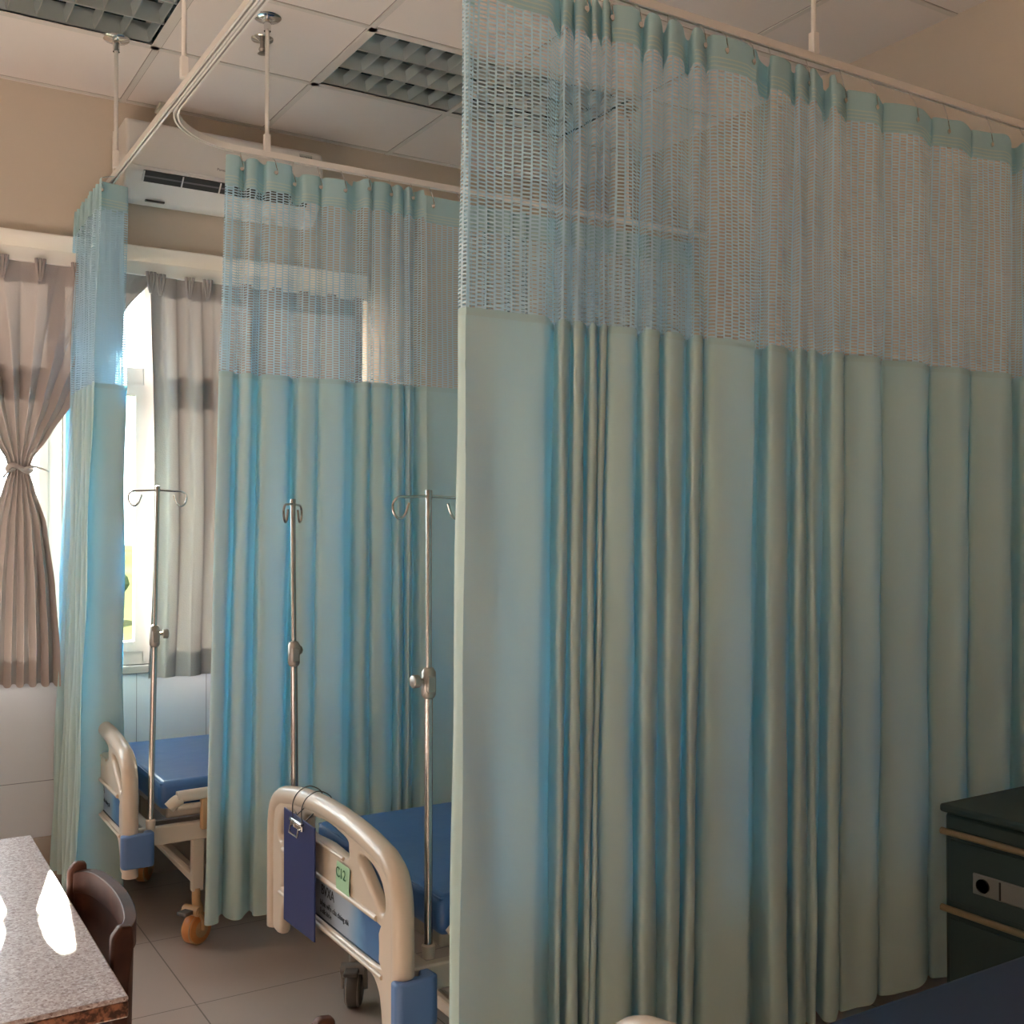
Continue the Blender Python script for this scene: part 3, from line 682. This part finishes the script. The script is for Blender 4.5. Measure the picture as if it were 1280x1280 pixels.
# clipboard hung over the rim by two wires
cb = empty('clipboard', (1.083, 2.878, .532), label='navy blue clipboard hanging by wires from the middle bed footboard', cat='clipboard')
bd = shape2d('board', [[(-.118, -.160), (.118, -.150), (.118, .155), (-.118, .16)]], .0012, .001, 'clip', cb, FM)
m_ = MB(); m_.box(-.011, -.003, -.045, .045, .128, .150); m_.tube([(-.009, -.045, .146), (-.009, .045, .146)], .006, 8); m_.build('clip', 'chrome', cb, bevel=.002)
MB().tube([(-.014, -.030, .132), (-.018, -.030, .112), (-.018, .030, .112), (-.014, .030, .132)], .003, 6).build('clip_lever', 'chrome', cb)
for s in (-.035, .035):
    MB().tube(spline([(-.006, s, .150), (-.006, s, .19), (.010, s + .002, .218), (.044, s + .003, .231), (.076, s, .215), (.078, s, .195), (.04, s, .18), (.0, s, .150)], 5), .0016, 6).build('wire', 'dark', cb)

# ------------------------------------------------------------------ bedside cabinet, right
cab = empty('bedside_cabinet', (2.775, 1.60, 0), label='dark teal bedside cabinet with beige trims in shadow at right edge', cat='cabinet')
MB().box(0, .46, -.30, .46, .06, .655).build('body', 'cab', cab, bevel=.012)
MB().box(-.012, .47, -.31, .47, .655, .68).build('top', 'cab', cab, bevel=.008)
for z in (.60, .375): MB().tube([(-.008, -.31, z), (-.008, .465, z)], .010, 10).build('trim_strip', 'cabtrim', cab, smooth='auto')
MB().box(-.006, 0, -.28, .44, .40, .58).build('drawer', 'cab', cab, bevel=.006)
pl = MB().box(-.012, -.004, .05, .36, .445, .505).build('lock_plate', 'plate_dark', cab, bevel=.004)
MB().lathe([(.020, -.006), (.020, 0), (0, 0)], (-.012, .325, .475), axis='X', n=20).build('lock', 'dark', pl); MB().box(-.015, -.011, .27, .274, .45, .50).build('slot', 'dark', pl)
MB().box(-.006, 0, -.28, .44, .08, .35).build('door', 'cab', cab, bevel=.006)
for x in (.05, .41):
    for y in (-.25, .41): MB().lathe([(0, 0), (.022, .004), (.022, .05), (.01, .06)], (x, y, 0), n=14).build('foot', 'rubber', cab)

# ------------------------------------------------------------------ table and chairs
tb = empty('table', (-.35, 2.32, 0), label='granite-topped table with dark wooden legs in lower left corner, sunlit', cat='table')
MB().box(-.85, .742, -.523, .535, .716, .742).build('stone_slab', 'gedge', tb, bevel=.003)
MB().box(-.85, .742, -.523, .535, .7418, .7502).build('tabletop', 'granite', tb, bevel=.003)
m_ = MB()
m_.box(-.78, .66, -.46, -.435, .63, .716); m_.box(-.78, .66, .435, .46, .63, .716); m_.box(.635, .66, -.46, .46, .63, .716); m_.box(-.78, -.755, -.46, .46, .63, .716)
m_.build('apron', 'wood', tb, bevel=.003)
for x in (.62, -.79):
    for y in (-.47, .42): MB().box(x, x + .05, y, y + .05, 0, .716).build('leg', 'wood', tb, bevel=.005)
def make_chair(loc, rz, label):
    """faces -X locally; backrest at +X"""
    c = empty('wooden_chair', loc, rz, label=label, cat='chair', group='dark wooden chairs at the table')
    # curved back: a bent panel with a rounded top rail
    pts = [(-.03, -.198), (-.012, -.185), (.004, -.15), (.014, -.08), (.018, 0), (.014, .08), (.004, .15), (-.012, .185), (-.03, .198)]
    P = spline([(a, b, 0) for a, b in pts], 6); th = .012
    def wall(z0, z1, tk, name, arch=0):
        inner = []; outer = []
        n = len(P)
        for i, p in enumerate(P):
            t = (P[min(i + 1, n - 1)] - P[max(i - 1, 0)]).normalized(); nr = Vector((t.y, -t.x, 0)); inner.append(p - nr * tk); outer.append(p + nr * tk)
        m_ = MB(); vs = []; fs = []
        for i in range(n):
            q = abs(2 * i / (n - 1) - 1); a = arch * (1 - q ** 2)
            lean = lambda z: Vector(((z - .45) * .02, 0, 0))
            for (pt, z) in ((inner[i], z0), (inner[i], z1 + a), (outer[i], z1 + a), (outer[i], z0)):
                v = pt + lean(z); vs.append((v.x, v.y, z))
        for i in range(n - 1):
            for k in range(4): fs.append((i * 4 + k, i * 4 + (k + 1) % 4, (i + 1) * 4 + (k + 1) % 4, (i + 1) * 4 + k))
        fs += [(0, 1, 2, 3), tuple(4 * (n - 1) + k for k in (3, 2, 1, 0))]
        m_.add(vs, fs); return m_.build(name, 'wood', c, bevel=.006, seg=3)
    wall(.745, .785, .011, 'top_rail', .010)
    wall(.50, .748, .007, 'back_panel')
    for s in (-1, 1):
        m_ = MB(); y = s * .212
        prof_ = [(-.036, .0), (-.038, .45), (-.038, .70), (-.036, .785), (-.022, .803), (.0, .80), (.002, .77), (-.006, .70), (-.012, .45), (-.010, .0)]
        n = len(prof_)
        m_.add([(a, y - .011, b) for a, b in prof_] + [(a, y + .011, b) for a, b in prof_], [tuple(range(n)), tuple(range(n, 2 * n))[::-1]] + [(i, (i + 1) % n, n + (i + 1) % n, n + i) for i in range(n)])
        m_.build('back_post', 'wood', c, bevel=.005, seg=2)
        MB().box(-.44, -.405, y - .017, y + .017, 0, .43).build('leg', 'wood', c, bevel=.004)
    st = smooth_loop([(-.46, -.215), (-.46, .215), (-.2, .21), (-.035, .19), (-.035, -.19), (-.2, -.21)], 4)
    shape2d('seat', [st], .008, .010, 'wood', c, Matrix.Translation((0, 0, .445)))
    for s in (-1, 1): MB().box(-.42, -.05, s * .205 - .009, s * .205 + .009, .37, .43).build('seat_rail', 'wood', c, bevel=.003)
    MB().box(-.425, -.405, -.2, .2, .37, .43).build('front_rail', 'wood', c, bevel=.003)
    return c
make_chair((.435, 2.185, 0), 0, 'dark wooden curved-back chair pushed in at the right side of granite table')
make_chair((.596, 1.236, .004), 0, 'dark wooden chair at bottom edge, only the tip of one back post showing')

# ------------------------------------------------------------------ outside
gd = MB(); gd.box(-600, 300, -300, 600, -9.2, -9); gd.build('ground_outside', 'field', kind='structure')
def tree(x, y, h, lab):
    r = empty('tree', (x, y, -9), label=lab, cat='tree', group='distant trees beyond the window')
    MB().tube([(0, 0, 0), (0, 0, h * .6)], h * .03, 8).build('trunk', 'wood', r)
    rnd = random.Random(int(x * 10)); bm = bmesh.new()
    for k in range(7):
        mt = Matrix.Translation((rnd.uniform(-.3, .3) * h, rnd.uniform(-.3, .3) * h, h * (.55 + rnd.uniform(0, .35))))
        bmesh.ops.create_icosphere(bm, subdivisions=2, radius=h * rnd.uniform(.18, .28), matrix=mt)
    for v in bm.verts: v.co += Vector((rnd.uniform(-1, 1), rnd.uniform(-1, 1), rnd.uniform(-1, 1))) * h * .02
    me = bpy.data.meshes.new('crown'); bm.to_mesh(me); bm.free(); me.materials.append(M['leaf']); o = bpy.data.objects.new('crown', me); COL.objects.link(o); o.parent = r
for x, y, h in ((8, 46, 4.0), (11, 75, 4.5), (7.0, 60, 3.5), (22, 120, 5), (26, 130, 5.5), (4, 90, 5)):
    tree(x, y, h, 'pale distant green tree in the sunlit field outside the window')

# ------------------------------------------------------------------ light
w = bpy.data.worlds.new('World'); scene.world = w; w.use_nodes = True
bg = w.node_tree.nodes['Background']; bg.inputs['Color'].default_value = (.88, .94, 1.0, 1); bg.inputs['Strength'].default_value = 4.5
sun = bpy.data.lights.new('sun', 'SUN'); sun.energy = 80; sun.angle = math.radians(.7); sun.color = (1, .90, .79)
so = bpy.data.objects.new('sun', sun); COL.objects.link(so)
dv = Vector((-.122, -1, -.395)).normalized(); so.rotation_euler = dv.to_track_quat('-Z', 'Y').to_euler()
for nm, W in (('window_portal', W1), ('window_portal', W2)):
    a = bpy.data.lights.new(nm, 'AREA'); a.shape = 'RECTANGLE'; a.size = W[1] - W[0]; a.size_y = W[3] - W[2]; a.cycles.is_portal = True
    o = bpy.data.objects.new(nm, a); COL.objects.link(o); o.location = ((W[0] + W[1]) / 2, WY + .2, (W[2] + W[3]) / 2)
    o.rotation_euler = Vector((0, -1, 0)).to_track_quat('-Z', 'Z').to_euler()


# ------------------------------------------------------------------ camera
cam = bpy.data.cameras.new('camera'); cam.sensor_width = 36; cam.lens = 1353 / 1280 * 36; cam.clip_start = .02; cam.clip_end = 2000
co = bpy.data.objects.new('camera', cam); COL.objects.link(co); co.location = (0, 0, 1.5)
co.rotation_euler = (PI / 2 + math.radians(.72), 0, -math.radians(31.7)); scene.camera = co
vs = scene.view_settings; vs.view_transform = 'Standard'; vs.look = 'None'; vs.gamma = 1; vs.use_curve_mapping = False
vs.exposure = 1.5
scene.cycles.max_bounces = 14; scene.cycles.diffuse_bounces = 7; scene.cycles.transmission_bounces = 10; scene.cycles.transparent_max_bounces = 48
scene.cycles.use_denoising = True; scene.cycles.sample_clamp_indirect = 12; scene.cycles.caustics_reflective = False
